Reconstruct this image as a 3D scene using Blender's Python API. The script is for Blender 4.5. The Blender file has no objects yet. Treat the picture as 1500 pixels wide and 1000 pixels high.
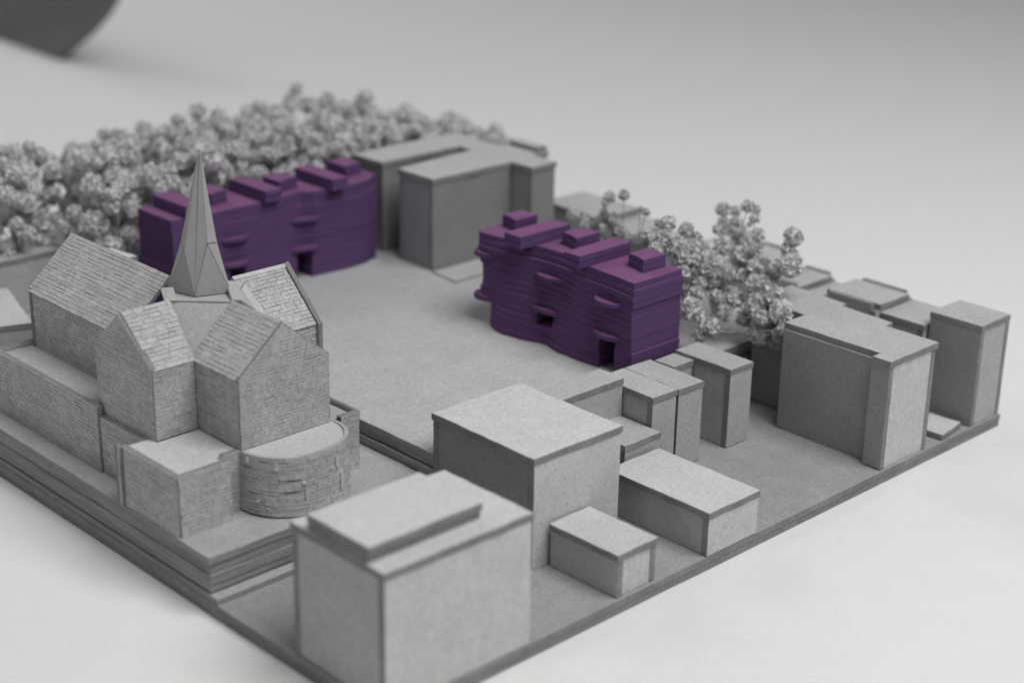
import bpy, math, random
from mathutils import Vector, Matrix, noise

random.seed(7)
S = 0.01                       # everything below is written in centimetres
sc = bpy.context.scene
col = sc.collection

# ------------------------------------------------------------------ camera
CAM = Vector((-19.238, -23.509, 19.889))
YAW, PITCH, ROLL = math.radians(45.953), math.radians(-20.796), math.radians(1.031)
FPX = 2478.6                   # focal length in pixels of a 1500 px wide frame
FW = Vector((math.cos(YAW)*math.cos(PITCH), math.sin(YAW)*math.cos(PITCH), math.sin(PITCH)))
_rt = Vector((math.sin(YAW), -math.cos(YAW), 0)); _up = _rt.cross(FW)
RT = _rt*math.cos(ROLL) + _up*math.sin(ROLL)
UP = -_rt*math.sin(ROLL) + _up*math.cos(ROLL)
cd = bpy.data.cameras.new('camera'); cam = bpy.data.objects.new('camera', cd); col.objects.link(cam)
m = Matrix((RT, UP, -FW)).transposed().to_4x4(); m.translation = CAM*S
cam.matrix_world = m
cd.sensor_width = 36; cd.lens = FPX/1500*36; cd.clip_start = .01; cd.clip_end = 50
cd.dof.use_dof = True; cd.dof.focus_distance = .448; cd.dof.aperture_fstop = 8.8; cd.dof.aperture_blades = 7
sc.camera = cam

# ------------------------------------------------------------------ light
w = bpy.data.worlds.new('World'); sc.world = w; w.use_nodes = True
bg = w.node_tree.nodes['Background']; bg.inputs[0].default_value = (1, 1, 1, 1); bg.inputs[1].default_value = .125

def area(name, loc, target, size, power):
    l = bpy.data.lights.new(name, 'AREA'); l.shape = 'SQUARE'; l.size = size; l.energy = power
    o = bpy.data.objects.new(name, l); col.objects.link(o)
    o.location = Vector(loc)*S
    o.rotation_euler = (Vector(target)-Vector(loc)).to_track_quat('-Z', 'Y').to_euler()
    return o
area('overhead_light', (18, -32, 80), (9, 8, 0), .56, 6.4)
area('side_fill_light', (-60, 72, 60), (10, 30, 0), .60, .55)  # added fill lamp, no window there; lifts the left-facing walls
area('back_fill_light', (14, 138, 78), (36, 66, 0), .80, 5.2)  # added fill lamp, no window there; brightens the far paper at left

sc.view_settings.view_transform = 'Standard'; sc.view_settings.look = 'None'
sc.view_settings.exposure = 0; sc.view_settings.gamma = 1
sc.render.engine = 'CYCLES'
sc.cycles.use_denoising = True

# ------------------------------------------------------------------ materials
def nodes_of(name):
    mt = bpy.data.materials.new(name); mt.use_nodes = True
    nt = mt.node_tree; b = nt.nodes['Principled BSDF']
    b.inputs['Roughness'].default_value = .92
    b.inputs['Specular IOR Level'].default_value = .15
    return mt, nt, b

def card(name, colr, mottle=.055, speck=.45, streak=(1, 1, 1), bump=.25, grain=1.0):
    """pressed grey board: soft mottle, fine grain, sparse dark fibres"""
    mt, nt, b = nodes_of(name); N = nt.nodes.new; L = nt.links.new
    tc = N('ShaderNodeTexCoord'); oi = N('ShaderNodeObjectInfo')
    mp = N('ShaderNodeMapping'); mp.inputs['Scale'].default_value = streak
    off = N('ShaderNodeVectorMath'); off.operation = 'SCALE'
    cmb = N('ShaderNodeCombineXYZ')
    for i in range(3): L(oi.outputs['Random'], cmb.inputs[i])
    L(cmb.outputs[0], off.inputs[0]); off.inputs['Scale'].default_value = 3.1
    add = N('ShaderNodeVectorMath'); L(tc.outputs['Object'], add.inputs[0]); L(off.outputs[0], add.inputs[1])
    L(add.outputs[0], mp.inputs['Vector'])
    def nz(scale, detail, rough=.6):
        n = N('ShaderNodeTexNoise'); n.inputs['Scale'].default_value = scale
        n.inputs['Detail'].default_value = detail; n.inputs['Roughness'].default_value = rough
        L(mp.outputs[0], n.inputs['Vector']); return n.outputs['Fac']
    big, mid, fine = nz(120, 4), nz(900, 3), nz(3200, 2, .7)
    def mrange(src, a, c, lo, hi):
        r = N('ShaderNodeMapRange'); L(src, r.inputs[0])
        r.inputs[1].default_value = a; r.inputs[2].default_value = c
        r.inputs[3].default_value = lo; r.inputs[4].default_value = hi; return r.outputs[0]
    def mul(a, c):
        q = N('ShaderNodeMath'); q.operation = 'MULTIPLY'; L(a, q.inputs[0]); L(c, q.inputs[1]); return q.outputs[0]
    f = mul(mrange(big, .3, .7, 1-mottle, 1+mottle), mrange(mid, .3, .7, 1-.10*grain, 1+.10*grain))
    f = mul(f, mrange(fine, .25, .75, 1-.20*grain, 1+.20*grain))
    # sparse dark fibres: stretched noise, only its peaks
    mp2 = N('ShaderNodeMapping'); mp2.inputs['Scale'].default_value = (1, 2.6, 1.7); L(add.outputs[0], mp2.inputs['Vector'])
    n = N('ShaderNodeTexNoise'); n.inputs['Scale'].default_value = 980; n.inputs['Detail'].default_value = 2
    L(mp2.outputs[0], n.inputs['Vector'])
    f = mul(f, mrange(n.outputs['Fac'], .68, .74, 1, 1-speck))
    n2 = N('ShaderNodeTexNoise'); n2.inputs['Scale'].default_value = 1300; n2.inputs['Detail'].default_value = 1
    L(mp2.outputs[0], n2.inputs['Vector'])
    f = mul(f, mrange(n2.outputs['Fac'], .73, .80, 1, 1.25))
    mx = N('ShaderNodeMix'); mx.data_type = 'RGBA'; mx.blend_type = 'MULTIPLY'; mx.inputs[0].default_value = 1
    mx.inputs['A'].default_value = (*colr, 1)
    L(f, mx.inputs['B']); L(mx.outputs['Result'], b.inputs['Base Color'])
    bm = N('ShaderNodeBump'); bm.inputs['Strength'].default_value = bump; bm.inputs['Distance'].default_value = .0003
    ad = N('ShaderNodeMath'); ad.operation = 'ADD'; L(mid, ad.inputs[0]); L(fine, ad.inputs[1])
    L(ad.outputs[0], bm.inputs['Height']); L(bm.outputs[0], b.inputs['Normal'])
    return mt

def g(v): return (v, v, v)
M_FACE = card('grey_board_face', g(.45))
M_LIGHT = card('pale_lit_board_face', g(.58))  # pale board; on front walls and near roofs its tone stands in for light
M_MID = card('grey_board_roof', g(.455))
M_DIM = card('shaded_board_face', g(.31))  # same board darkened, shade put into the colour of side walls
M_DIM2 = card('deep_shaded_board_face', g(.25))  # darkest copy, painted shade for the slotted block's front
M_WALLF = card('pale_wall_board', g(.48))
M_EDGE = card('grey_board_cut_edge', g(.26), mottle=.16, speck=.5, bump=.5)
M_EDGEL = card('stacked_board_cut_edge', g(.33), mottle=.25, speck=.5, streak=(.35, .35, 5), bump=.7)
M_BRICK = card('scored_board', g(.50), mottle=.14, speck=.35, bump=.4)
M_JOINT = card('scored_line_board', g(.23))
M_GROUND = card('ground_board', g(.34), mottle=.07, speck=.5)
M_SQUARE = card('square_board', g(.47), mottle=.06, speck=.45)
M_TERR = card('terrace_board', g(.42), mottle=.07, speck=.5)
M_SPIRE = card('spire_card', g(.38), mottle=.03, speck=.0, bump=.06, grain=.5)
M_PLIT = card('purple_card_lit_face', (.200, .088, .192), mottle=.06, speck=.15, bump=.25, grain=.45)  # upward faces tinted paler and pinker, light painted into the purple
M_PSHADE = card('purple_card_shaded_edge', (.113, .062, .160), mottle=.10, speck=.2, streak=(.4, .4, 4), bump=.35, grain=.5)  # sides tinted darker and bluer, shade painted into the purple
M_PAPER = card('white_paper', g(.78), mottle=.012, speck=.0, bump=.03, grain=.10)
M_PETAL = card('dried_petal', g(.77), mottle=.06, speck=.0, bump=.1, grain=.6)
_nt = M_PETAL.node_tree; _o = _nt.nodes['Material Output']; _p = _nt.nodes['Principled BSDF']
_tr = _nt.nodes.new('ShaderNodeBsdfTranslucent'); _tr.inputs[0].default_value = (.70, .70, .70, 1)
_ms = _nt.nodes.new('ShaderNodeMixShader'); _ms.inputs[0].default_value = .22
_nt.links.new(_p.outputs[0], _ms.inputs[1]); _nt.links.new(_tr.outputs[0], _ms.inputs[2]); _nt.links.new(_ms.outputs[0], _o.inputs['Surface'])
M_STEM = card('dried_stem', g(.34), mottle=.2, speck=.2)
M_DARKCARD = card('dark_spire_seam', g(.10))
M_TORN = card('torn_paper', g(.62), mottle=.05, speck=0)
M_DARK, _nt, _b = nodes_of('dark_shade'); _b.inputs['Base Color'].default_value = (.15, .15, .15, 1); _b.inputs['Roughness'].default_value = .6

# ------------------------------------------------------------------ helpers
def link(name, verts, faces, mats, parent=None, fmat=None, origin=Vector((0, 0, 0)), smooth=False):
    me = bpy.data.meshes.new(name)
    me.from_pydata([tuple((Vector(v)-origin)*S) for v in verts], [], faces)
    for mt in mats: me.materials.append(mt)
    if fmat: me.polygons.foreach_set('material_index', fmat)
    if smooth: me.polygons.foreach_set('use_smooth', [True]*len(faces))
    me.update()
    o = bpy.data.objects.new(name, me); col.objects.link(o)
    if parent is not None: o.parent = parent
    else: o.location = origin*S
    return o

def tag(o, label, cat, group=None):
    o['label'] = label; o['category'] = cat
    if group: o['group'] = group
    return o

ORG = {}
def thing(name, loc, label, cat, group=None):
    o = bpy.data.objects.new(name, None); col.objects.link(o)
    o.empty_display_size = .005
    o.location = Vector(loc)*S; ORG[o.name] = Vector(loc)
    return tag(o, label, cat, group)
def org(o):
    while o.parent is not None: o = o.parent
    return ORG[o.name]

def resample(poly, step, jit, rnd):
    out = []
    n = len(poly)
    for i in range(n):
        a, b = poly[i], poly[(i+1) % n]
        L = math.hypot(b[0]-a[0], b[1]-a[1]); k = max(1, int(L/step))
        nx, ny = (b[1]-a[1])/L, -(b[0]-a[0])/L
        for j in range(k):
            t = j/k; e = rnd.uniform(-jit, jit)*(1 if j else .5)
            out.append((a[0]+(b[0]-a[0])*t+nx*e, a[1]+(b[1]-a[1])*t+ny*e))
    return out

def inset(poly, d):
    n = len(poly); out = []
    for i in range(n):
        p, c, q = Vector(poly[i-1]), Vector(poly[i]), Vector(poly[(i+1) % n])
        e1 = (c-p).normalized(); e2 = (q-c).normalized()
        n1 = Vector((-e1.y, e1.x)); n2 = Vector((-e2.y, e2.x))
        b = n1+n2
        if b.length < 1e-6: b = n1
        b.normalize(); k = d/max(.35, b.dot(n1))
        out.append((c.x+b.x*k, c.y+b.y*k))
    return out

def sheet(name, poly, o, u, v, th, parent, mats=None, step=.45, jit=.007, bev=.010, seed=None):
    """card cut to a polygon (CCW seen from its outer face), outer face through o, thickness inward"""
    rnd = random.Random(seed if seed is not None else random.random())
    o, u, v = Vector(o), Vector(u), Vector(v); nrm = u.cross(v)
    pl = resample(poly, step, jit, rnd) if step else list(poly)
    pin = inset(pl, bev); n = len(pl)
    rings = [(pin, -th), (pl, -th+bev), (pl, -bev), (pin, 0)]
    vs = []
    for ring, h in rings:
        for (a, b) in ring: vs.append(o+u*a+v*b+nrm*h)
    fs, fm = [], []
    fs.append(list(range(n))[::-1]); fm.append(0)
    for r in range(3):
        for i in range(n):
            j = (i+1) % n
            fs.append([r*n+i, r*n+j, (r+1)*n+j, (r+1)*n+i]); fm.append(1)
    fs.append([3*n+i for i in range(n)]); fm.append(0)
    return link(name, vs, fs, mats or [M_FACE, M_EDGE], parent, fm, org(parent) if parent else Vector((0, 0, 0)))

X, Y, Z = Vector((1, 0, 0)), Vector((0, 1, 0)), Vector((0, 0, 1))
def slab(name, poly, z0, z1, parent, **k):
    return sheet(name, poly, (0, 0, z1), X, Y, z1-z0, parent, **k)
def plate3(name, pts, th, parent, **k):
    """planar polygon given by 3-D corners (CCW from outside)"""
    P = [Vector(p) for p in pts]; u = (P[1]-P[0]).normalized()
    nr = Vector((0, 0, 0))
    for i in range(1, len(P)-1): nr += (P[i]-P[0]).cross(P[i+1]-P[0])
    nr.normalize(); v = nr.cross(u)
    poly = [((p-P[0]).dot(u), (p-P[0]).dot(v)) for p in P]
    return sheet(name, poly, P[0], u, v, th, parent, **k), (P[0], u, v, nr, poly)

T = .185                        # board thickness

def rect(x0, y0, x1, y1): return [(x0, y0), (x1, y0), (x1, y1), (x0, y1)]
def rot(poly, deg, c=None):
    if c is None: c = (sum(p[0] for p in poly)/len(poly), sum(p[1] for p in poly)/len(poly))
    a = math.radians(deg); ca, sa = math.cos(a), math.sin(a)
    return [(c[0]+(x-c[0])*ca-(y-c[1])*sa, c[1]+(x-c[0])*sa+(y-c[1])*ca) for x, y in poly]

def block(name,  outline, z0, z1, label, cat='model building', group=None, full='x', over=.025, roof=True,
          roof_poly=None, face=None, top=None, front=None, lift=.025, rise=0.0, roofname='roof_panel'):
    """building of card walls under a card roof. outline CCW. 'full' edges run corner to corner and show
    their cut ends on the other two sides."""
    cx = sum(p[0] for p in outline)/len(outline); cy = sum(p[1] for p in outline)/len(outline)
    t = thing(name, (cx, cy, z0), label, cat, group)
    F = face or M_FACE
    n = len(outline)
    wt = z1-T-.004 if roof else z1
    def is_full(i):
        a, b = outline[i], outline[(i+1) % n]
        along_x = abs(b[0]-a[0]) > abs(b[1]-a[1])
        return along_x == (full == 'x')
    def convex(i):
        p, c, q = outline[i-1], outline[i], outline[(i+1) % n]
        return (c[0]-p[0])*(q[1]-c[1])-(c[1]-p[1])*(q[0]-c[0]) > 0
    for i in range(n):
        a, b = Vector(outline[i]), Vector(outline[(i+1) % n])
        L = (b-a).length; u2 = (b-a)/L
        s0, s1, back = 0, L, 0
        if not is_full(i):
            back = .014
            if convex(i): s0 = T+.004
            if convex((i+1) % n): s1 = L-T-.004
        u = Vector((u2.x, u2.y, 0)); nr = u.cross(Z)
        zt_ = wt+(rise if not is_full(i) else 0)
        o = Vector((a.x, a.y, z0+lift*(random.random())))-nr*back
        sheet('wall_panel', [(s0, 0), (s1, 0), (s1, zt_-z0), (s0, zt_-z0)], o, u, Z, T, t, mats=[front if (front and nr.y < -.8) else F, M_EDGE], jit=.005)  # front-facing walls get their own tone: light and shade by colour
    if roof:
        rp = roof_poly or inset(outline, -over)
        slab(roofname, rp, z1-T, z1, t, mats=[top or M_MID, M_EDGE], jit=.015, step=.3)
    return t

# ------------------------------------------------------------------ the white paper sweep
def build_paper():
    x0, r = 118, 50
    prof = [(-260, 0), (-40, 0), (10, 0), (30, 0), (60, 0), (90, 0), (x0, 0)]
    for k in range(1, 33):
        a = math.radians(86)*k/32
        prof.append((x0+r*math.sin(a), r*(1-math.cos(a))))
    ys = [-260, -80, -20, 20, 60, 100, 160, 320]
    vs, fs = [], []
    an = math.radians(-13)
    for (px, pz) in prof:
        for y in ys:
            q = Vector((px, y, pz)); 
            xx = px*math.cos(an)-(y-20)*math.sin(an); yy = px*math.sin(an)+(y-20)*math.cos(an)+20
            vs.append((xx, yy, -.387+pz))
    k = len(ys)
    for i in range(len(prof)-1):
        for j in range(k-1): fs.append([i*k+j, (i+1)*k+j, (i+1)*k+j+1, i*k+j+1])
    o = link('backdrop_paper', vs, fs, [M_PAPER], smooth=True)
    o['kind'] = 'structure'
    o['label'] = 'white paper under and behind the model'
build_paper()

# ------------------------------------------------------------------ base, terrace, square
LX, LY = 24.0, 30.0
ZT, ZQ = 1.142, 1.811
t = thing('base_board', (12, 15, -.383), 'thin grey cardboard base board the whole model stands on', 'base board')
slab('board_layer', rect(0.02, .015, LX, LY), -.383, -.196, t, mats=[M_GROUND, M_EDGE], step=1.2, jit=.008)
slab('board_layer', rect(0, 0, LX+.02, LY), -.192, 0, t, mats=[M_GROUND, M_EDGE], step=1.2, jit=.008)

t = thing('church_terrace', (3, 15, 0), 'raised stack of grey cardboard layers under the church', 'terrace')
lay = [(.005, .145, (.02, 6.12)), (.20, .40, (.055, 6.42)), (.404, .66, (.03, 6.39)), (.664, .93, (.06, 6.41)), (.935, ZT, (0, 6.365))]
slab('board_layer', rect(.6, 6.75, 6.6, 29.9), .146, .199, t, mats=[M_TERR, M_EDGE], step=2)
for z0, z1, (xa, ya) in lay:
    slab('board_layer', rect(xa, ya, 6.70, 29.9), z0, z1, t, mats=[M_TERR, M_EDGEL], step=.5, jit=.014)

t = thing('square_platform', (14, 18, 0), 'wide raised cardboard square between the purple buildings and the church', 'platform')
for z0, z1, dx, dy in [(.005, .9, .09, .06), (.904, 1.36, -.01, .03), (1.42, 1.60, .03, .02), (1.604, ZQ, 0, 0)]:
    slab('board_layer', [(6.755+dx, 6.0+dy), (18.9, 6.0+dy), (21.9, 6.0+dy), (21.9, 29.9), (6.755+dx, 29.9)], z0, z1, t, mats=[M_SQUARE, M_EDGEL], step=.4, jit=.016)
slab('spacer_strip', rect(6.9, 6.15, 21.8, 29.8), 1.363, 1.417, t, mats=[M_SQUARE, M_EDGEL], step=2)

t = thing('pavement_sheet', (17.4, 16.5, ZQ), 'thin flat card lying on the square in front of the tall grey block', 'card sheet')
slab('sheet_face', [(16.2, 15.85), (19.9, 15.85), (19.9, 17.16), (16.3, 17.16)], ZQ+.004, ZQ+.06, t, mats=[M_SQUARE, M_EDGE])

# ------------------------------------------------------------------ plain blocks
GR = 'plain grey cardboard buildings'
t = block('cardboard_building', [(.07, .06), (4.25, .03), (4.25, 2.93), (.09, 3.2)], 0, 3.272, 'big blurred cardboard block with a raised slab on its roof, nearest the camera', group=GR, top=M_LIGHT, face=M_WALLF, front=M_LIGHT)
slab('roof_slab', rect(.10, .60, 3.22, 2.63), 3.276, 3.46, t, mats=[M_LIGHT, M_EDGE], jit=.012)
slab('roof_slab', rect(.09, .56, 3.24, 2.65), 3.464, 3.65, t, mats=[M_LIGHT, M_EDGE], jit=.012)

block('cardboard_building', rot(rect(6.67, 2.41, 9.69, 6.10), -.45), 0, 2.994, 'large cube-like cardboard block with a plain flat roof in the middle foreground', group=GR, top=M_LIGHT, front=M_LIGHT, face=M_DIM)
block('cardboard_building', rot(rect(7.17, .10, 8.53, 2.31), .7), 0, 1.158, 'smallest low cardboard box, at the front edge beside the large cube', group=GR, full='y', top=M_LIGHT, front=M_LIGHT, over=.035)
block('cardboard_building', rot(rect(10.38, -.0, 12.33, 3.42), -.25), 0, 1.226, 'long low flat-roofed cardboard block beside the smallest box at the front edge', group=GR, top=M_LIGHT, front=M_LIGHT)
block('cardboard_building', rect(11.15, 3.56, 12.52, 5.00), 0, 1.60, 'low cardboard step tucked behind the large plain cube', group=GR, over=.02)
block('cardboard_building', rect(9.9, 5.02, 12.58, 5.90), 0, 2.70, 'narrow cardboard strip block joining the large cube to the row', group=GR, over=.02)
block('cardboard_building', rot(rect(12.62, 3.92, 13.56, 5.92), -1.4), 0, 2.45, 'slim cardboard house, left one of the touching pair', group=GR, over=.02)
block('cardboard_building', rot(rect(13.68, 3.90, 14.66, 5.95), -2.3), 0, 2.414, 'slim cardboard house, right one of the touching pair', group=GR, over=.02)
block('cardboard_building', rect(14.98, 5.27, 15.80, 5.97), 0, 2.32, 'short cardboard link block between the slim houses and the detached slim house', group=GR, over=.02)
block('cardboard_building', rot(rect(15.84, 3.89, 16.80, 5.93), -.7), 0, 2.418, 'detached slim cardboard house with a dark gap on its left', group=GR, over=.02)

# long notched block on the right
A = [(18.16, 0.03), (20.15, .03), (20.16, 1.80), (20.52, 1.84), (20.60, 3.66), (20.88, 3.70), (21.00, 5.85), (19.16, 5.85), (19.14, 3.94), (18.30, 3.94), (18.22, .64), (17.86, .66), (17.82, .03)][0:]
A = [(17.84, .04), (20.15, .04), (20.17, 1.80), (20.54, 1.84), (20.62, 3.66), (20.88, 3.70), (21.0, 5.85), (19.15, 5.85), (19.13, 3.93), (18.20, 3.93), (18.20, .64), (17.86, .66)]
Aw = [(17.88, .08), (20.11, .08), (20.13, 1.82), (20.50, 1.86), (20.58, 3.68), (20.84, 3.74), (20.96, 5.80), (19.19, 5.80), (19.17, 3.88), (18.12, 3.88), (18.12, .66), (17.88, .68)]
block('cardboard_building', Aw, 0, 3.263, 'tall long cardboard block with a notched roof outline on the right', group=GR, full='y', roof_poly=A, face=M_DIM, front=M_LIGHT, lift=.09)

# terraced row along the far right edge
block('cardboard_building', rot(rect(22.42, .06, 23.98, 1.78), .6), 0, 3.178, 'tallest narrow cardboard house at the far right corner of the base', group=GR, full='y', over=.01, face=M_DIM, front=M_FACE, top=M_FACE)
block('cardboard_building', rect(22.25, 1.86, 23.98, 3.36), 0, 2.76, 'lower flat-roofed terrace house next to the far right corner house', group=GR, rise=.0)
t = block('cardboard_building', rect(22.02, 3.42, 23.98, 5.38), 0, 2.98, 'wide terrace house with a raised roof slab and rim, right of the gap', group=GR, full='x', rise=.22, roof_poly=rect(22.26, 3.40, 23.76, 5.40))
block('cardboard_building', rect(22.1, 5.42, 23.9, 6.26), 0, 2.62, 'sunken terrace link between two slab-roofed terrace houses', group=GR)
t = block('cardboard_building', rect(22.05, 6.30, 23.98, 7.60), 0, 2.84, 'terrace house with rimmed roof just right of the flower tree', group=GR, rise=.22, roof_poly=rect(22.08, 6.28, 23.76, 7.62))
block('cardboard_building', rect(22.0, 7.64, 23.98, 9.38), 0, 3.22, 'terrace house half hidden behind the right edge of the flower tree', group=GR, rise=.22, roof_poly=rect(21.98, 7.62, 23.76, 9.40))
block('cardboard_building', rect(22.1, 9.42, 23.98, 11.4), 0, 2.85, 'terrace house hidden behind the flower tree florets', group=GR)
block('cardboard_building', rect(22.1, 11.44, 23.98, 13.4), 0, 2.70, 'low terrace house behind the middle of the flower trees', group=GR)
block('cardboard_building', rect(22.1, 13.44, 23.98, 14.74), 0, 2.87, 'second terrace house from the far back end of the row', group=GR)
block('cardboard_building', rect(22.0, 14.78, 23.98, 17.6), 0, 3.16, 'last wide terrace house at the far back end of the row', group=GR)
t = thing('card_offcut', (21.6, .6, 0), 'small card offcut lying between the two right-hand blocks', 'card piece')
slab('offcut', [(20.95, .06), (22.18, .22), (22.12, 1.24), (20.9, 1.2)], .02, .19, t, mats=[M_LIGHT, M_EDGE], jit=.02)

# tall block with a slot, behind the square
U = [(16.39, 17.22), (19.95, 17.20), (19.97, 16.18), (21.17, 16.20), (21.2, 17.42), (21.98, 17.42), (21.98, 18.95), (21.22, 19.0), (21.22, 21.6), (16.48, 21.6), (16.52, 19.97), (20.03, 19.97), (20.03, 19.32), (16.42, 19.05)]
Uw = [(16.43, 17.26), (19.99, 17.24), (20.01, 16.22), (21.13, 16.24), (21.16, 17.46), (21.94, 17.46), (21.94, 18.91), (21.18, 18.96), (21.18, 21.56), (16.52, 21.56), (16.56, 20.01), (20.07, 20.01), (20.07, 19.28), (16.46, 19.01)]
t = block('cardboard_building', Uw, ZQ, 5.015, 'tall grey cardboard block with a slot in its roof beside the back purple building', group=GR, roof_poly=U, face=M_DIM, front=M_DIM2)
slab('roof_slab', rect(21.5, 17.5, 21.95, 18.9), 5.019, 5.2, t, mats=[M_FACE, M_EDGE])

# blocks behind the church
block('cardboard_building', [(2.18-2.9, 20.14+1.0), (3.03, 19.84), (3.97, 23.1), (.3, 24.1)], ZT, 2.50, 'low flat-roofed cardboard block cut by the left picture edge', group=GR, top=M_LIGHT)
block('cardboard_building', rect(-.5+1, 23.25+.9, 6.6, 24.75), ZT, 3.02, 'long thin cardboard wall block behind the church end', group=GR)
block('cardboard_building', rot(rect(4.6, 18.6, 5.9, 19.7), 8), ZT, 4.22, 'cardboard block whose corner peeks over the church ridge', group=GR, top=M_LIGHT, front=M_LIGHT)

# ------------------------------------------------------------------ purple layered buildings
def cr(pts, y):
    """smooth interpolation through (y, value) pairs"""
    if y <= pts[0][0]: return pts[0][1]
    for (a, va), (b, vb) in zip(pts, pts[1:]):
        if y <= b:
            t_ = (y-a)/(b-a); t_ = t_*t_*(3-2*t_); return va+(vb-va)*t_
    return pts[-1][1]

NLAY = 15
def layered(name, label, to_w, flo, fhi, s0, s1, depth, ztop, notches, canopies, extra_end, boxes, seed, dark_end=None):
    """stack of wavy purple card. s runs along the facade, f(s) is how far it comes out; to_w maps (s, out)->(x, y)"""
    rnd = random.Random(seed)
    c = to_w((s0+s1)/2, depth/2)
    t = thing(name, (c[0], c[1], ZQ), label, 'model building', 'purple layered card buildings')
    h = (ztop-ZQ)/NLAY
    def outline(z, k, r):
        tt = (z-ZQ)/(ztop-ZQ)
        ph = r.uniform(0, 6.28); am = r.uniform(.004, .013); offs = r.uniform(-.018, .018)
        e0 = s0+r.uniform(-.04, .04); e1 = s1+r.uniform(-.02, .02)
        if extra_end and z < extra_end[0]: e1 = extra_end[1]+r.uniform(-.02, .02)
        if extra_end and extra_end[0]+.35 < z < extra_end[0]+1.0: e1 -= .12
        xs = []
        n = 46
        for i in range(n+1):
            s = e0+(e1-e0)*i/n
            f = cr(flo, s)*(1-tt)+cr(fhi, s)*tt + am*math.sin(s*2.3+ph)+offs + (.045 if tt > .84 else 0)
            if extra_end and e1-s < .35: f += .12*(1-max(0, (e1-s))/.35)**2.2   # rounded back corner
            xs.append((s, f))
        for (a, b, za, zb) in notches:
            if za-.01 <= z < zb-.02:
                keep = [p for p in xs if not (a < p[0] < b)]
                fa = [p for p in xs if p[0] <= a][-1][1]; fb = [p for p in xs if p[0] >= b][0][1]
                ja, jb = r.uniform(-.015, .015), r.uniform(-.015, .015)
                ins = [(a+ja, fa), (a+ja, fa+.85), (b+jb, fb+.85), (b+jb, fb)]
                xs = [p for p in keep if p[0] <= a]+ins+[p for p in keep if p[0] >= b]
        poly = xs+[(e1, depth+r.uniform(-.015, .015)), (e0, depth+r.uniform(-.015, .015))]
        poly = [to_w(*p) for p in poly]
        ar = sum(poly[i-1][0]*poly[i][1]-poly[i][0]*poly[i-1][1] for i in range(len(poly)))
        return poly if ar > 0 else poly[::-1]
    groups = []
    for k in range(NLAY):
        # neighbouring sheets are often cut together, so the visible bands vary in height
        if k and rnd.random() < .5: groups.append(groups[-1])
        else: groups.append(rnd.randint(0, 10**6))
    for k in range(NLAY):
        z = ZQ+k*h
        slab('card_layer', outline(z, k, random.Random(groups[k])), z+.002, z+h-.002-rnd.random()*.004, t, mats=[M_PLIT, M_PSHADE], step=0, bev=.009)
    for (a, b, z, out, th) in canopies:
        n = 16; top = []
        tt = (z-ZQ)/(ztop-ZQ)
        for i in range(n+1):
            s = a+(b-a)*i/n
            f = cr(flo, s)*(1-tt)+cr(fhi, s)*tt
            top.append((s, f-out*math.sin(math.pi*i/n)**.75+.02))
        poly = [to_w(*p) for p in top]+[to_w(b, top[-1][1]+.3), to_w(a, top[0][1]+.3)]
        ar = sum(poly[i-1][0]*poly[i][1]-poly[i][0]*poly[i-1][1] for i in range(len(poly)))
        if ar < 0: poly = poly[::-1]
        slab('canopy', poly, z, z+th, t, mats=[M_PLIT, M_PSHADE], step=0, bev=.012)
    for bi, (a, b, f0, f1, curved) in enumerate(boxes):
        prev = None
        for q in range(2):
            j = [rnd.uniform(-.018, .018) for _ in range(4)]
            if curved:
                pts = [(a+j[0], f1), (b+j[1], f1)]+[(b+j[1]-(b-a)*i/8, f0+.16*(1-(i/8)**2*1)*(1 if i < 8 else 0)+j[2]) for i in range(9)]
            else:
                pts = [(a+j[0], f1), (b+j[1], f1), (b+j[1], f0+j[2]), (a+j[0], f0+j[2])]
            poly = [to_w(*p) for p in pts]
            ar = sum(poly[i-1][0]*poly[i][1]-poly[i][0]*poly[i-1][1] for i in range(len(poly)))
            if ar < 0: poly = poly[::-1]
            zb = ztop+.001+q*.192
            o = slab('roof_box' if q == 0 else 'card_layer', poly, zb, zb+.189, t if q == 0 else prev, mats=[M_PLIT, M_PSHADE], step=0, bev=.012)
            if q == 0: prev = o
    return t

# right one: facade faces -X, s = world y (6.28 .. 12.8), f = world x
P2lo = [(6.28, 14.30), (7.3, 14.30), (8.3, 14.20), (9.1, 14.22), (9.9, 14.42), (10.7, 14.13), (11.4, 14.03), (12.2, 14.25), (12.9, 14.45)]
P2hi = [(6.28, 14.22), (7.2, 14.34), (8.2, 14.42), (9.3, 14.74), (10.3, 14.72), (11.2, 14.58), (12.2, 14.34), (12.9, 14.25)]
pb = layered('purple_building', 'purple layered card building standing in the middle with its door facing left', lambda s, f: (f, s), P2lo, P2hi,
        6.27, 12.82, 16.33, 4.69,
        [(6.93, 7.55, 0, 2.74), (9.56, 10.22, 2.36, 2.80)],
        [(9.36, 10.46, 3.80, .26, .13), (9.36, 10.46, 2.80, .24, .13), (6.72, 7.88, 3.80, .30, .13), (6.72, 7.84, 2.80, .26, .13),
         ],
        (2.55, 12.2),
        [(11.95, 12.68, 15.10, 16.05, True), (10.60, 11.30, 14.04, 16.10, False), (9.43, 10.18, 15.20, 16.2, True), (8.18, 8.78, 14.05, 16.2, False), (6.75, 7.47, 15.15, 16.1, True)], 11)

for za, zb in ((3.95, 4.10), (2.56, 2.74)):
    slab('balcony_slab', [(14.55, 12.0), (14.34, 12.05), (14.22, 12.3), (14.17, 12.58), (14.24, 12.84), (14.42, 12.96), (14.8, 12.98), (15.1, 12.9), (15.1, 12.0)][::-1], za, zb, pb, mats=[M_PLIT, M_PSHADE], step=0, bev=.014)

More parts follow.
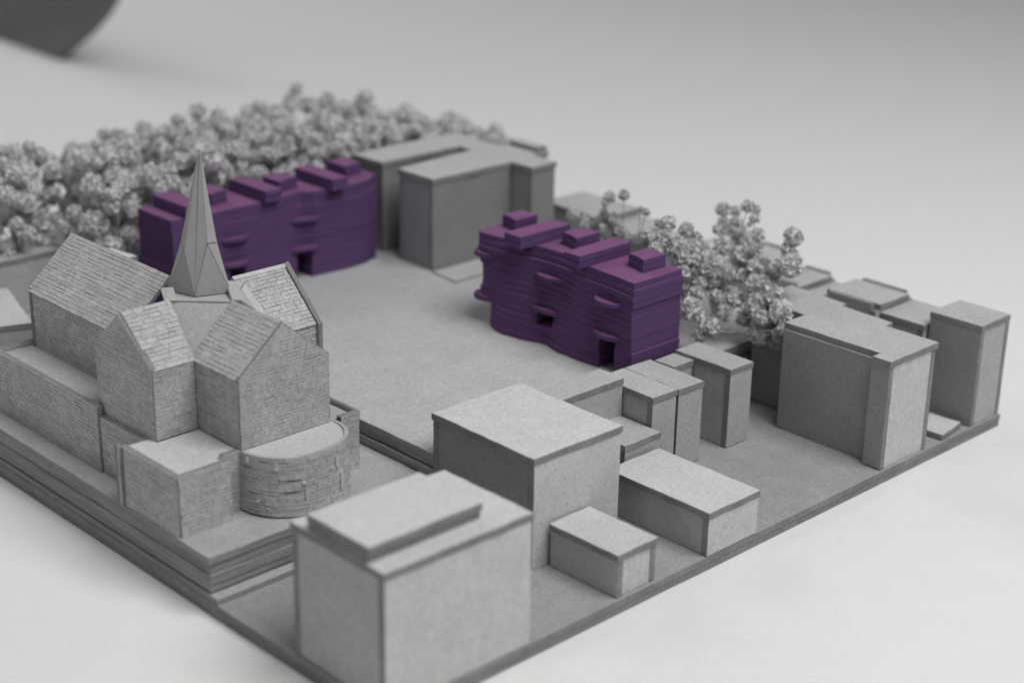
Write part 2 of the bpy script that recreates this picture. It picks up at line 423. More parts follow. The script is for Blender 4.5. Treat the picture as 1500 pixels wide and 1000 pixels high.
# left one: facade faces -Y, s = world x (7.73 .. 15.95), f = world y
P1lo = [(7.73, 19.44), (9.0, 19.42), (10.4, 19.36), (11.4, 19.36), (12.5, 19.47), (13.6, 19.40), (14.4, 19.33), (15.08, 19.36), (15.2, 19.40), (15.97, 19.66)]
P1hi = [(7.73, 19.43), (8.8, 19.28), (9.9, 19.35), (10.3, 19.30), (11.5, 19.36), (12.7, 19.52), (13.1, 19.26), (13.7, 19.14), (15.05, 19.16), (15.2, 19.22), (15.97, 19.60)]
layered('purple_building', 'long purple layered card building at the back behind the church spire', lambda s, f: (s, f), P1lo, P1hi,
        7.73, 15.97, 21.36, 4.774,
        [(12.46, 13.02, 0, 2.76), (9.74, 10.3, 0, 2.84)],
        [(12.2, 13.3, 3.80, .26, .13), (12.2, 13.3, 2.80, .24, .13), (9.4, 10.5, 3.72, .26, .13), (9.4, 10.5, 2.88, .24, .13)],
        None,
        [(8.18, 8.86, 19.35, 21.2, False), (9.55, 10.25, 19.98, 21.1, True), (11.05, 11.7, 19.16, 21.2, False), (12.08, 12.95, 19.84, 20.75, True), (13.54, 14.18, 18.92, 20.95, False), (14.88, 15.66, 19.93, 20.94, True)], 23)

# ------------------------------------------------------------------ the church
CH = thing('model_church', (3.4, 12, ZT), 'cardboard church with scored brickwork, gabled roofs and a tall pointed spire', 'church')
BR = []                                       # every scored brick: (size in view, owner part, verts, faces)
def scr(P):
    d = P-CAM; z = d.dot(FW); return Vector((FPX*d.dot(RT)/z, FPX*d.dot(UP)/z))
def bricks(owner, fmap, poly, course, lmin, lmax, vis=1.0, proud=.015, seed=0, gv=.021, gu=.012):
    """split a convex polygon in (u, v) into wobbling courses of raised bricks"""
    rnd = random.Random(seed)
    vmin = min(p[1] for p in poly); vmax = max(p[1] for p in poly)
    def span(v):
        xs = []
        for i in range(len(poly)):
            (a, b), (c, d) = poly[i-1], poly[i]
            if (b-v)*(d-v) <= 0 and b != d: xs.append(a+(c-a)*(v-b)/(d-b))
        return (min(xs), max(xs)) if len(xs) > 1 else None
    n = max(1, round((vmax-vmin)/course)); h = (vmax-vmin)/n
    edges = [vmin+h*i+(rnd.uniform(-.15, .15)*h if 0 < i < n else 0) for i in range(n+1)]
    def wob(u, i): return .018*noise.noise(Vector((u*1.7, i*.37+seed*3.1, .5)))+.008*noise.noise(Vector((u*6.0, i*1.7, seed)))
    for i in range(n):
        v0, v1 = edges[i], edges[i+1]
        s0, s1 = span(v0+.004), span(v1-.004)
        if not s0 or not s1: continue
        ua, ub = min(s0[0], s1[0])+.01, max(s0[1], s1[1])-.01
        if ub-ua < .05: continue
        def cl(x, sp): return min(max(x, sp[0]+.008), sp[1]-.008)
        u = ua-rnd.random()*lmin
        while u < ub:
            L = rnd.uniform(lmin, lmax)
            if rnd.random() < .2: L *= 1.7
            a, b = max(u, ua), min(u+L, ub); u += L
            if b-a < .04: continue
            hh = proud*rnd.uniform(.55, 1.25); g2 = gv*(rnd.uniform(.0, .25) if rnd.random() < .38 else rnd.uniform(.4, 1.15))/2; gg = gu*rnd.uniform(.3, 1.2)/2
            us = [a+gg, (a+b)/2, b-gg]; jb = [rnd.uniform(-.006, .006) for _ in range(6)]
            lo = [(cl(x, s0), v0+(wob(x, i) if i else 0)+g2+jb[k]*.6) for k, x in enumerate(us)]
            hi = [(cl(x, s1), v1+(wob(x, i+1) if i+1 < n else 0)-g2+jb[3+k]*.6) for k, x in enumerate(us)]
            if lo[2][0]-lo[0][0] < .015 and hi[2][0]-hi[0][0] < .015: continue
            ring = lo+hi[::-1]
            tl = rnd.uniform(-.25, .25)
            vs = [fmap(p[0], p[1], .001) for p in ring]+[fmap(p[0], p[1], hh*(1+tl*(k in (0, 1, 2)))) for k, p in enumerate(ring)]
            fs = [[6+k for k in range(6)]]+[[k, (k+1) % 6, 6+(k+1) % 6, 6+k] for k in range(6)]
            q = [scr(vs[6+k]) for k in range(6)]
            ar = .5*sum(q[k-1].x*q[k].y-q[k].x*q[k-1].y for k in range(6))
            BR.append((ar*vis, owner, vs, fs))
def cw(name, pts, th=.15, course=.098, lmin=.13, lmax=.36, vis=1.0, brick=True, mats=None, seed=None, proud=.015):
    """church wall or roof plate with scored bricks on its outer face"""
    sd = seed if seed is not None else len(BR)+1
    o, (P0, u, v, nr, poly) = plate3(name, pts, th, CH, mats=mats or [M_JOINT if brick else M_FACE, M_EDGE], jit=.006, seed=sd)
    if brick:
        bricks(o, lambda a, b, h: P0+u*a+v*b+nr*h, poly, course, lmin, lmax, vis, seed=sd, proud=proud)
    return o
ZB, ZE, ZR = 2.72, 4.545, 5.69
# vestry box in front
zn = 2.736
cw('wall', [(.06, 10.04, ZT), (.06, 7.64, ZT), (.06, 7.62, zn), (.06, 10.04, zn)], course=.1, lmin=.14, lmax=.38)
cw('wall', [(.10, 7.62, ZT), (1.57, 7.62, ZT), (1.53, 7.62, zn), (.07, 7.62, zn)], course=.098, lmin=.14, lmax=.38)
cw('wall', [(1.58, 7.63, ZT), (1.58, 7.96, ZT), (1.55, 7.96, zn), (1.545, 7.63, zn)], vis=0, brick=False)
cw('wall', [(1.60, 7.96, ZT), (2.02, 7.96, ZT), (2.07, 7.96, zn), (1.56, 7.96, zn)], vis=.9)
slab('roof', [(.11, 7.68), (1.50, 7.68), (1.50, 8.02), (2.06, 8.02), (2.06, 9.70), (.84, 9.70), (.84, 10.0), (.11, 10.0)], 2.60, 2.712, CH, mats=[M_LIGHT, M_EDGE])
sheet('wall', rect(0, 0, .72, zn-ZT-.03), (.76, 10.075, ZT), -X, Z, .12, CH, mats=[M_FACE, M_EDGE])
sheet('corner_strip', rect(0, 0, .13, zn-ZT+.01), (-.035, 10.12, ZT), X, Z, .12, CH, mats=[M_FACE, M_EDGE])
sheet('corner_strip', rect(0, 0, .11, zn-ZT-.02), (-.035, 10.12, ZT+.01), -Y, Z, .0801, CH, mats=[M_FACE, M_EDGE])
# left aisle
cw('wall', [(.60, 17.55, ZT), (.60, 12.05, ZT), (.60, 12.05, 2.97), (.60, 17.55, 2.97)], course=.094)
cw('wall', [(.66, 12.04, ZT), (.66, 10.06, ZT), (.66, 10.06, 2.70), (.66, 12.04, 2.70)], course=.094)
slab('aisle_roof', rect(.76, 12.1, 1.75, 17.40), 2.70, 2.84, CH, mats=[M_FACE, M_EDGE])
slab('aisle_roof', rect(.70, 10.1, 2.0, 12.08), 2.50, 2.66, CH, mats=[M_FACE, M_EDGE])
sheet('wall', rect(0, 0, 1.35, 2.97-ZT), (1.97, 17.56, ZT), -X, Z, .12, CH)
# chancel with its gable towards the front
cw('gable', [(2.08, 7.92, ZB), (4.82, 7.92, ZB), (4.82, 7.92, ZE), (3.42, 7.92, ZR), (2.08, 7.92, ZE)], course=.092, lmin=.12, lmax=.3, proud=.010)
cw('wall', [(2.08, 9.90, ZB), (2.08, 7.94, ZB), (2.08, 7.94, ZE-.03), (2.08, 9.90, ZE-.03)], course=.085)
cw('wall', [(4.82, 7.94, ZB), (4.82, 10.0, ZB), (4.82, 10.0, ZE-.03), (4.82, 7.94, ZE-.03)], vis=0, brick=False)
cw('roof', [(2.04, 9.94, ZE-.01), (2.04, 7.95, ZE-.01), (3.42, 7.95, ZR+.045), (3.42, 9.98, ZR+.045)], th=.10, course=.118, lmin=.14, lmax=.42)
cw('roof', [(4.86, 7.95, ZE-.01), (4.86, 9.98, ZE-.01), (3.425, 9.98, ZR+.04), (3.425, 7.95, ZR+.04)], th=.10, vis=0, brick=False)
# left transept, gable towards the left
cw('gable', [(.82, 12.32, ZB-.03), (.82, 9.74, ZB-.03), (.82, 9.74, ZE+.06), (.82, 11.08, ZR), (.82, 12.32, ZE+.06)], course=.092, lmin=.12, lmax=.32)
cw('wall', [(.85, 9.74, ZB), (2.06, 9.74, ZB), (2.06, 9.74, ZE), (.85, 9.74, ZE)], course=.09)
cw('roof', [(.88, 9.71, ZE+.0), (2.07, 9.71, ZE+.0), (2.30, 11.08, ZR+.03), (.88, 11.08, ZR+.03)], th=.10, course=.125, lmin=.15, lmax=.45)
cw('roof', [(2.07, 12.36, ZE), (.86, 12.36, ZE), (.86, 11.085, ZR+.025), (2.30, 11.085, ZR+.025)], th=.10, vis=0, brick=False)
# crossing
cw('roof', [(2.10, 9.93, ZE+.02), (3.40, 9.97, ZR-.03), (2.30, 11.06, ZR-.03)], th=.06, brick=False, mats=[M_FACE, M_EDGE])
cw('roof', [(4.80, 9.95, ZE), (4.55, 11.08, ZR-.03), (3.44, 9.97, ZR-.03)], th=.06, brick=False, mats=[M_LIGHT, M_EDGE])
cw('roof', [(2.05, 12.3, ZE), (2.30, 11.10, ZR-.03), (3.40, 12.3, ZR-.03)], th=.06, brick=False, mats=[M_FACE, M_EDGE])
slab('crossing_top', [(2.27, 11.08), (3.42, 9.955), (4.57, 11.08), (3.42, 12.28)], ZR-.16, ZR+.005, CH, mats=[M_FACE, M_EDGE])
# folded card flaps beside the spire foot
for pts in ([(2.16, 11.12, ZR+.03), (2.40, 10.90, ZR+.03), (2.55, 11.3, ZR+.24), (2.38, 11.6, ZR+.18)],
            [(3.40, 9.96, ZR+.06), (3.75, 10.05, ZR-.04), (4.05, 10.75, ZR+.12), (3.72, 10.62, ZR+.20)],
            [(3.75, 10.05, ZR-.06), (4.40, 10.25, ZE+.55), (4.35, 10.9, ZR-.05), (4.02, 10.75, ZR+.10)]):
    P = [Vector(p) for p in pts]
    nn = (P[1]-P[0]).cross(P[3]-P[0]).normalized()
    vs = P+[p-nn*.06 for p in P]
    link('flap', vs, [[0, 1, 2, 3], [7, 6, 5, 4], [0, 4, 5, 1], [1, 5, 6, 2], [2, 6, 7, 3], [3, 7, 4, 0]], [M_MID], CH, None, org(CH))
# right transept
cw('wall', [(4.90, 10.06, ZB), (6.06, 10.06, ZB), (6.06, 10.06, 4.44), (4.90, 10.06, 4.44)], course=.085)
cw('roof', [(4.86, 10.02, 4.44), (6.05, 10.02, 4.44), (6.05, 11.36, ZR), (4.42, 11.36, ZR)], th=.10, course=.112, lmin=.14, lmax=.36)
cw('roof', [(6.08, 12.6, 4.5), (4.5, 12.6, 4.5), (4.40, 11.40, ZR+.09), (6.08, 11.40, ZR+.09)], th=.12, vis=0, brick=False, mats=[M_LIGHT, M_LIGHT])
cw('gable', [(6.20, 9.96, 2.9), (6.20, 12.65, 2.9), (6.20, 12.65, 4.5), (6.20, 11.38, ZR+.12), (6.20, 9.96, 4.46)], th=.13, vis=0, brick=False, mats=[M_FACE, M_EDGE])
# nave
cw('wall', [(1.74, 17.20, ZB+.1), (1.74, 12.36, ZB+.1), (1.74, 12.36, 4.50), (1.74, 17.20, 4.50)], course=.09, lmin=.16, lmax=.42)
cw('roof', [(1.66, 17.30, 4.47), (1.66, 12.36, 4.47), (3.15, 12.36, 5.83), (3.15, 17.30, 5.83)], th=.10, course=.110, lmin=.16, lmax=.46)
cw('roof', [(4.66, 12.36, 4.47), (4.66, 17.30, 4.47), (3.155, 17.30, 5.825), (3.155, 12.36, 5.825)], th=.10, vis=0, brick=False)
cw('gable', [(4.60, 17.27, ZB), (1.72, 17.27, ZB), (1.72, 17.27, 4.46), (3.15, 17.27, 5.75), (4.60, 17.27, 4.46)], vis=0, brick=False, th=.06)
sheet('corner_strip', rect(0, 0, .11, 4.44-ZB), (1.70, 17.285, ZB+.12), -Y, Z, .03, CH, mats=[M_EDGE, M_EDGE])
# right aisle
cw('wall', [(5.16, 7.95, ZT), (5.76, 7.95, ZT), (5.76, 7.95, ZB), (5.16, 7.95, ZB)], course=.1)
cw('wall', [(5.76, 7.96, ZT), (5.76, 17.0, ZT), (5.80, 17.0, ZB+.05), (5.80, 7.96, ZB)], vis=0, brick=False, th=.10)
slab('aisle_roof', rect(4.85, 8.1, 5.64, 17.0), 2.48, 2.62, CH, mats=[M_FACE, M_EDGE])
# apse
ac = (3.52, 8.0)
def apse_pt(a, k=0.0):
    c_, s_ = math.cos(a), math.sin(a); e = 2/2.35
    return Vector((ac[0]+(1.46+k)*math.copysign(abs(c_)**e, c_), ac[1]+(1.38+k)*math.copysign(abs(s_)**e, s_), 0))
NA = 26
arc = [apse_pt(math.pi+math.pi*i/NA) for i in range(NA+1)]
lens = [0]
for a, b in zip(arc, arc[1:]): lens.append(lens[-1]+(b-a).length)
def apse_map(s, zz, h):
    i = 0
    while i < NA-1 and lens[i+1] < s: i += 1
    t_ = (s-lens[i])/(lens[i+1]-lens[i]); d = (arc[i+1]-arc[i]).normalized()
    p = arc[i].lerp(arc[i+1], t_)+Vector((d.y, -d.x, 0))*h
    fl = .05*(1-zz/(2.70-ZT)); p += Vector((d.y, -d.x, 0))*fl
    p.z = ZT+.03+zz+.02*math.sin(s*2.1); return p
zh = 2.68-ZT
vs, fs = [], []
for i in range(NA+1):
    s = lens[i]+(1e-4 if i == 0 else 0)
    for (h_, z_) in ((0, 0), (0, zh), (-.09, zh), (-.09, 0)): vs.append(apse_map(s, z_, h_))
for i in range(NA):
    for j in range(4): fs.append([i*4+j, i*4+(j+1) % 4, (i+1)*4+(j+1) % 4, (i+1)*4+j][::-1])
fs += [[0, 1, 2, 3][::-1], [NA*4+j for j in range(4)]]
aw = link('apse_wall', vs, fs, [M_JOINT, M_FACE], CH, [1 if (k < NA*4 and k % 4 == 1) else 0 for k in range(len(fs))], org(CH))
bricks(aw, apse_map, [(.02, .01), (lens[-1]-.02, .01), (lens[-1]-.02, zh-.01), (.02, zh-.01)], .093, .14, .40, seed=77, proud=.020)
ap = [(p.x, p.y) for p in [apse_pt(math.pi+math.pi*i/24, -.095) for i in range(25)]]
slab('apse_roof', ap, 2.55, 2.70, CH, mats=[M_LIGHT, M_EDGE], step=0)
# torn paper flecks on the apse
rnd = random.Random(5)
for s_, z_, du, dv in ((.35, 1.33, .05, .16), (1.72, .86, .10, .06), (1.80, .45, .02, .28), (.62, .36, .07, .05), (2.72, 1.0, .06, .3), (2.86, .35, .05, .5), (1.1, 1.25, .05, .04), (.9, .2, .05, .05)):
    q = [(s_, z_), (s_+du, z_+rnd.uniform(-.02, .02)), (s_+du*rnd.uniform(.5, 1.3), z_+dv), (s_+du*.1, z_+dv*.9)]
    vs = [apse_map(a, b, .02) for a, b in q]+[apse_map(a, b, .045+rnd.random()*.03) for a, b in q]
    link('torn_fleck', vs, [[4, 5, 6, 7], [0, 1, 5, 4], [1, 2, 6, 5], [2, 3, 7, 6], [3, 0, 4, 7]], [M_TORN], CH, None, org(CH))
# bricks: the 300 largest in view one by one, the rest in one part
BR.sort(key=lambda b: -b[0])
for ar, owner, vs, fs in BR[:300]:
    link('brick', vs, fs, [M_BRICK], owner, None, org(CH))
V_, F_ = [], []
for ar, owner, vs, fs in BR[300:]:
    k = len(V_); V_ += vs; F_ += [[i+k for i in f] for f in fs]
o = link('brick_courses', V_, F_, [M_BRICK], CH, None, org(CH)); o['kind'] = 'stuff'
# spire: eight folded panels with triangular broaches at the foot
sx, sy, sz = 3.20, 11.14, 9.27
ap3 = Vector((3.41, 11.13, sz)); zf = ZR+.02
Bp, Tp = [], []
def sp_at(a, r, z):
    q_ = (z-zf)/(sz-zf); a = math.radians(a)
    return Vector((sx+(ap3.x-sx)*q_+r*math.cos(a), sy+(ap3.y-sy)*q_+r*math.sin(a), z))
for k in range(4):
    Bp.append(sp_at(222+90*k, .44 if k % 2 == 0 else .84, zf))
    zz = (7.06, 7.0, 7.05, 6.85)[k]
    Tp.append(sp_at(267+90*k, .180*(sz-zz), zz))
def poly_solid(name, pts_faces, th, parent, mats):
    """thin folded card: outer faces plus an inner copy"""
    vs, fs = [], []
    for pts in pts_faces:
        P = [Vector(p) for p in pts]; c = sum(P, Vector())/len(P)
        nn = (P[1]-P[0]).cross(P[2]-P[0]).normalized()
        u_ = (P[1]-P[0]).normalized(); v_ = nn.cross(u_); o_ = P[0]
        P = [o_+u_*a+v_*b for a, b in inset([((p-o_).dot(u_), (p-o_).dot(v_)) for p in P], .010)]
        k = len(vs); n = len(P); vs += P+[p-nn*th for p in P]
        fs.append([k+i for i in range(n)]); fs.append([k+n+i for i in range(n)][::-1])
        for i in range(n): fs.append([k+i, k+n+i, k+n+(i+1) % n, k+(i+1) % n])
    return link(name, vs, fs, mats, parent, None, org(CH))
cvs = [sp_at(222+45*k, .25 if k % 4 == 0 else .30, zf-.01) for k in range(8)]+[Vector((ap3.x, ap3.y, sz-.25))]
core = link('spire', cvs, [[k, (k+1) % 8, 8] for k in range(8)]+[list(range(8))[::-1]], [M_DARKCARD], CH, None, org(CH))
for k in range(4):
    b, t0, t1 = Bp[k], Tp[k-1], Tp[k]
    tk = [ap3+Vector((math.cos(math.radians(222+90*k+e)), math.sin(math.radians(222+90*k+e)), 0))*.036 for e in (-45, 0, 45)]
    if k % 2 == 0:
        left, right = [[tk[0], t0, b, tk[1]]], [[tk[1], b, t1, tk[2]]]
    else:                                     # outer ridges kick out below a bend
        bend_ = sp_at(222+90*k, .205*(sz-7.0), 7.0)
        left, right = [[tk[0], t0, bend_, tk[1]], [t0, b, bend_]], [[tk[1], bend_, t1, tk[2]], [bend_, b, t1]]
    poly_solid('spire_panel', left, .03, core, [M_SPIRE])
    poly_solid('spire_panel', right, .03, core, [M_SPIRE])
    poly_solid('broach', [[t1, b, Bp[(k+1) % 4]]], .03, core, [M_SPIRE])

# ------------------------------------------------------------------ dried flower trees
def floret_mesh(name, npet, seed, r=1.0):
    rnd = random.Random(seed); vs, fs = [], []
    for i in range(npet):
        z = 1-1.85*(i+.5)/npet; ph = i*2.39996+rnd.uniform(-.3, .3)
        s = math.sqrt(max(0, 1-z*z)); d = Vector((s*math.cos(ph), s*math.sin(ph), z)).normalized()
        sd = d.cross(Vector((rnd.uniform(-1, 1), rnd.uniform(-1, 1), rnd.uniform(-1, 1)))).normalized(); up = sd.cross(d)
        L = r*rnd.uniform(.84, 1.10); wd = r*rnd.uniform(.17, .30); cup = rnd.uniform(-.25, .25)*r
        k = len(vs)
        for (t_, wf) in ((.18, .25), (.62, .85), (.92, 1.0), (1.0, .55)):
            for e in (-1, 0, 1):
                ruff = rnd.uniform(-.14, .14)*r*t_
                vs.append(d*(L*t_*(1 if e else 1.0-.07*(t_ > .95)))+sd*(wd*wf*e)+up*(cup*t_*t_+ruff+(abs(e)*.08*r*t_)))
        for a in range(3):
            for b in range(2): fs.append([k+a*3+b, k+a*3+b+1, k+a*3+b+4, k+a*3+b+3])
    k = len(vs); rr_ = .76*r                     # packed inner petals read as one pale ball
    ico = [(0, 0, 1)]+[(.894*math.cos(q*1.2566), .894*math.sin(q*1.2566), .447) for q in range(5)]+[(.894*math.cos(q*1.2566+.628), .894*math.sin(q*1.2566+.628), -.447) for q in range(5)]+[(0, 0, -1)]
    vs += [Vector(p)*rr_*rnd.uniform(.85, 1.15) for p in ico]
    for q in range(5):
        a, b = 1+q, 1+(q+1) % 5; c, d2 = 6+q, 6+(q+1) % 5
        fs += [[k, k+a, k+b], [k+a, k+c, k+b], [k+b, k+c, k+d2], [k+c, k+11, k+d2]]
    # calyx
    k = len(vs)
    for (zz, rr) in ((-.95, .08), (-.55, .30), (-.2, .34)):
        for q in range(6): vs.append(Vector((rr*math.cos(q*1.047), rr*math.sin(q*1.047), zz))*r)
    for a in range(2):
        for q in range(6): fs.append([k+a*6+q, k+a*6+(q+1) % 6, k+a*6+6+(q+1) % 6, k+a*6+6+q])
    me = bpy.data.meshes.new(name); me.from_pydata([tuple(v*S) for v in vs], [], fs)
    me.materials.append(M_PETAL); me.polygons.foreach_set('use_smooth', [True]*len(fs)); me.update()
    return me
FL = [floret_mesh('floret', 84, 100+i) for i in range(5)]
FLF = [floret_mesh('floret_far', 48, 200+i) for i in range(4)]

def tube(vs, fs, pts, r0, r1, sides=5):
    n = len(pts); k = len(vs)
    for i, p in enumerate(pts):
        d = (pts[min(i+1, n-1)]-pts[max(i-1, 0)]).normalized()
        a = d.cross(Vector((.3, .9, .2))).normalized(); b = d.cross(a)
        r = r0+(r1-r0)*i/(n-1)
        for q in range(sides):
            t_ = 2*math.pi*q/sides; vs.append(p+a*(r*math.cos(t_))+b*(r*math.sin(t_)))
    for i in range(n-1):
        for q in range(sides): fs.append([k+i*sides+q, k+i*sides+(q+1) % sides, k+(i+1)*sides+(q+1) % sides, k+(i+1)*sides+q])
def bez(a, b, c, n=7): return [a.lerp(b, i/n).lerp(b.lerp(c, i/n), i/n) for i in range(n+1)]

def sprig(base, heads, label, group, meshes, seed, rs=.042):
    """stem that forks towards every floret; heads = [(x, y, z, radius)]"""
    rnd = random.Random(seed); base = Vector(base)
    t = thing('flower_tree', base, label, 'model tree', group)
    P = [Vector(h[:3]) for h in heads]; c = sum(P, Vector())/len(P)
    node = base.lerp(c, .45); node.x += rnd.uniform(-.1, .1); node.y += rnd.uniform(-.1, .1)
    vs, fs = [], []
    tube(vs, fs, bez(base, base.lerp(node, .5)+Vector((rnd.uniform(-.12, .12), rnd.uniform(-.12, .12), .1)), node), rs, rs*.8)
    order = sorted(range(len(P)), key=lambda i: math.atan2(P[i].y-c.y, P[i].x-c.x)+.3*P[i].z)
    for g0 in range(0, len(order), 3):
        ids = order[g0:g0+3]; gc = sum((P[i] for i in ids), Vector())/len(ids)
        st = base.lerp(node, rnd.uniform(.55, 1.0))
        fk = node.lerp(gc, rnd.uniform(.45, .65)); fk.z -= .12
        tube(vs, fs, bez(st, st.lerp(fk, .5)+Vector((0, 0, -.08)), fk), rs*.7, rs*.5)
        for i in ids:
            e = P[i]-(P[i]-fk).normalized()*heads[i][3]*.7
            tube(vs, fs, bez(fk, fk.lerp(e, .5)+Vector((rnd.uniform(-.08, .08), rnd.uniform(-.08, .08), -.07)), e, 5), rs*.45, rs*.3, 4)
    link('stem', vs, fs, [M_STEM], t, None, base)
    for i, h in enumerate(heads):
        o = bpy.data.objects.new('floret', rnd.choice(meshes)); col.objects.link(o); o.parent = t
        o.location = (P[i]-base)*S
        d = (P[i]-node).normalized()+Vector((0, 0, .5))
        q = d.to_track_quat('Z', 'Y'); 
        o.rotation_euler = (q.to_matrix() @ Matrix.Rotation(rnd.uniform(0, 6.28), 3, 'Z')).to_euler()
        s = h[3]*rnd.uniform(1.15, 1.38); o.scale = (s, s*rnd.uniform(.9, 1.1), s*rnd.uniform(.85, 1.05))
    return t

HEADS = [(16.99, 6.41, 3.26, 0.28), (17.63, 6.19, 2.61, 0.26), (18.32, 6.57, 3.32, 0.18), (18.94, 6.53, 3.1, 0.29), (18.45, 6.37, 2.82, 0.25), (18.91, 5.49, 3.12, 0.32), (18.85, 5.9, 2.68, 0.22), (18.77, 5.15, 2.5, 0.32), (18.75, 4.5, 2.58, 0.2), (18.88, 4.59, 3.21, 0.32), (19.1, 5.05, 3.6, 0.24), (19.24, 5.72, 3.57, 0.2), (19.91, 7.71, 4.14, 0.36), (18.54, 7.2, 4.06, 0.37), (18.34, 7.73, 4.48, 0.31), (19.9, 7.09, 3.63, 0.29), (19.77, 6.17, 4.0, 0.33), (19.31, 5.83, 3.61, 0.31), (19.8, 5.05, 4.32, 0.34), (19.77, 5.52, 4.17, 0.2), (19.92, 6.89, 4.14, 0.25), (20.04, 6.64, 4.46, 0.25), (21.24, 8.16, 4.2, 0.26), (20.44, 8.32, 4.57, 0.19), (20.84, 8.28, 4.44, 0.19), (21.03, 8.71, 5.01, 0.24), (21.65, 8.68, 4.85, 0.17), (20.77, 8.47, 4.72, 0.17), (21.42, 8.47, 4.59, 0.19), (20.58, 7.38, 5.5, 0.21), (20.42, 6.96, 5.24, 0.15), (20.18, 5.31, 5.09, 0.26), (20.01, 5.35, 4.71, 0.22), (20.21, 6.65, 4.83, 0.19), (18.8, 8.29, 4.86, 0.19), (19.1, 8.16, 4.64, 0.17), (18.21, 7.44, 4.3, 0.2), (18.96, 6.58, 3.21, 0.21), (18.95, 13.2, 4.24, 0.18), (18.95, 12.55, 4.2, 0.2), (18.87, 11.57, 5.19, 0.17), (18.83, 10.92, 5.4, 0.15), (18.78, 9.93, 5.08, 0.13), (18.92, 11.78, 4.45, 0.2), (18.93, 11.53, 4.1, 0.3), (18.9, 11.38, 4.55, 0.15), (18.1, 8.44, 5.2, 0.21), (18.89, 8.35, 4.92, 0.19), (18.8, 9.69, 4.36, 0.19), (18.85, 9.99, 4.05, 0.17), (17.6, 8.09, 4.89, 0.24), (17.74, 7.84, 4.69, 0.26), (17.74, 7.53, 4.47, 0.24), (18.29, 7.16, 4.06, 0.27), (18.68, 7.96, 4.57, 0.17), (19.02, 7.71, 4.33, 0.19), (18.88, 10.39, 4.09, 0.15), (18.96, 12.27, 3.97, 0.2), (18.91, 10.89, 4.08, 0.19), (16.8, 7.76, 4.82, 0.18), (17.81, 6.82, 3.78, 0.2), (18.53, 6.9, 3.7, 0.2), (17.26, 7.05, 4.16, 0.2), (19.55, 6.54, 3.68, 0.21), (18.95, 5.27, 3.39, 0.18), (17.4, 6.6, 3.61, 0.18), (19.32, 7.31, 3.97, 0.21)]
SPOTS = [((17.6, 6.5, ZQ), 'nearest flower tree, its pale florets crowding the purple building and notched block'),
         ((19.9, 6.5, ZQ), 'flower tree with drooping florets touching the notched block roof'),
         ((18.3, 8.0, ZQ), 'flower tree rising directly behind the near purple building end'),
         ((20.2, 8.2, ZQ), 'tallest flower tree of the right cluster, topped by three small florets'),
         ((18.5, 10.2, ZQ), 'sparse flower tree with thin bare stalks behind the purple roof boxes'),
         ((18.6, 12.4, ZQ), 'leftmost flower tree of the cluster beside the tall slotted block')]
_r = random.Random(9)
for h in list(HEADS):                         # smaller side florets crowd the larger ones
    if _r.random() < .4:
        d_ = Vector((_r.uniform(-1, 1), _r.uniform(-1, 1), _r.uniform(-.9, .5))).normalized()*h[3]*_r.uniform(1.3, 1.9)
        HEADS.append((h[0]+d_.x, h[1]+d_.y, h[2]+d_.z, h[3]*_r.uniform(.5, .75)))
asg = [[] for _ in SPOTS]
for h in HEADS:
    def cost(k):
        b = SPOTS[k][0]; return (h[0]-b[0])**2+(h[1]-b[1])**2+(.8*(h[2]-4))**2*0
    asg[min(range(len(SPOTS)), key=cost)].append(h)
for k, (b, lab) in enumerate(SPOTS):
    if asg[k]: sprig(b, asg[k], lab, 'flower trees beside the near purple building', FL, 300+k)

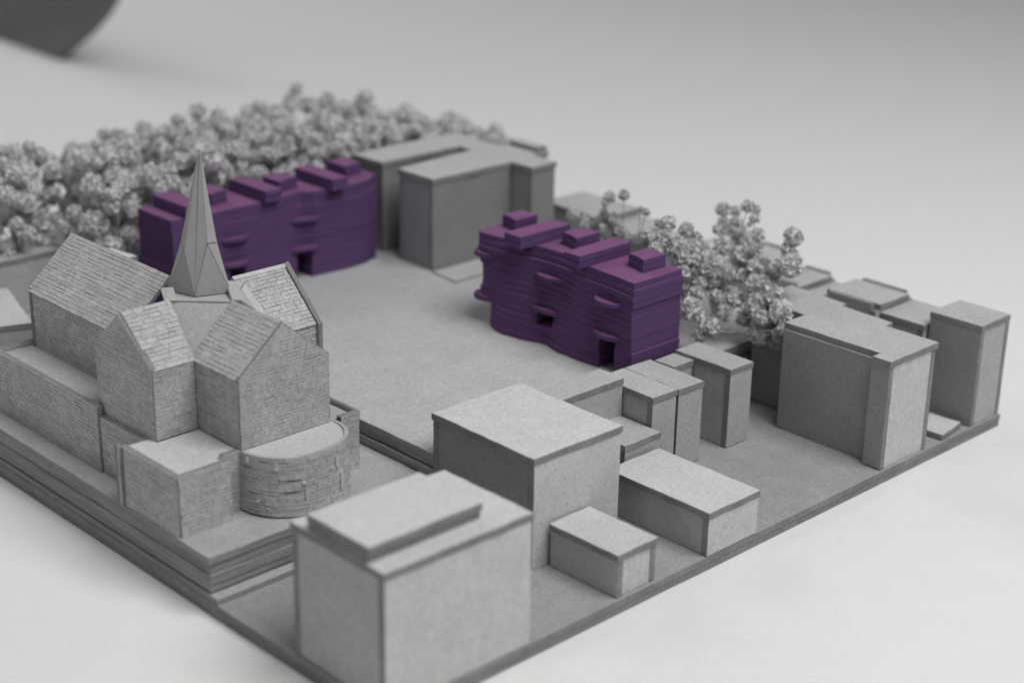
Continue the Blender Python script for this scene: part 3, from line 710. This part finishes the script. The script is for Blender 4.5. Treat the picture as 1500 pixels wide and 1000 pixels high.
# grove at the back
rnd = random.Random(42)
spots = []
for row, y in enumerate((22.6, 23.7, 24.8, 25.9, 27.0, 28.1)):
    xx = 7.2 if y < 24.6 else 1.5
    x = xx+rnd.random()
    while x < 24.2:
        spots.append((x+rnd.uniform(-.35, .35), y+rnd.uniform(-.4, .4))); x += rnd.uniform(1.5, 2.3)
spots += [(21.9, 22.4), (22.7, 22.3), (23.4, 22.5), (23.3, 21.3), (22.6, 23.2), (23.5, 23.6)]
for k, (x, y) in enumerate(spots):
    zg = ZT if x < 6.6 else (ZQ if x < 21.8 else 0)
    if x < 6.9 and y < 25.0: continue
    ztop = 5.75+.45*noise.noise(Vector((x*.35, y*.4, 3)))+rnd.uniform(-.22, .22)-.05*(y-25)
    ztop = min(ztop, 5.95-.05*(y-25))
    if x > 21: ztop -= (x-21)*.5
    heads = []
    for i in range(rnd.randint(15, 19)):
        a = rnd.uniform(0, 6.28); rr = .95*math.sqrt(rnd.random())
        z = ztop-(rr**2)*.8-rnd.random()**1.2*2.2
        heads.append((x+rr*math.cos(a), y+rr*math.sin(a), max(z, zg+.9), rnd.uniform(.19, .32)))
    lab, grp = (('blurred dried-flower tree of the grove left of the church roof', 'grove behind the church') if x < 8 else
                ('blurred dried-flower tree of the grove behind the long purple building', 'grove behind the long purple building') if x < 16.3 else
                ('blurred dried-flower tree of the grove behind the tall slotted block', 'grove behind the slotted block'))
    sprig((x, y, zg+.004), heads, lab, grp, FLF, 900+k)

# ------------------------------------------------------------------ dark curled panel behind, top left
def dark_panel():
    # curved-edge dark panel standing far behind on the paper
    pts = [(86, -.37), (73.2, -.37), (65.2, -.37), (63.9, .45), (62.3, 1.5), (60.8, 2.6), (59.6, 3.6), (58.6, 4.7), (57.9, 6.2), (57.6, 7.2), (86, 7.2)]
    t = thing('dark_panel', (30.4, 70, -.387), 'blurred dark grey panel with a curved edge in the upper left corner', 'panel')
    def bend(y): return 30+.8*math.sin((y-58)*.55)*.35
    n = len(pts); vs = [Vector((bend(y), y+.9, z)) for y, z in pts]+[Vector((bend(y)+.9, y+1.2, z)) for y, z in pts]
    fs = [list(range(n))[::-1], list(range(n, 2*n))]+[[i, (i+1) % n, n+(i+1) % n, n+i] for i in range(n)]
    link('panel_face', vs, fs, [M_DARK], t, None, ORG[t.name])
dark_panel()
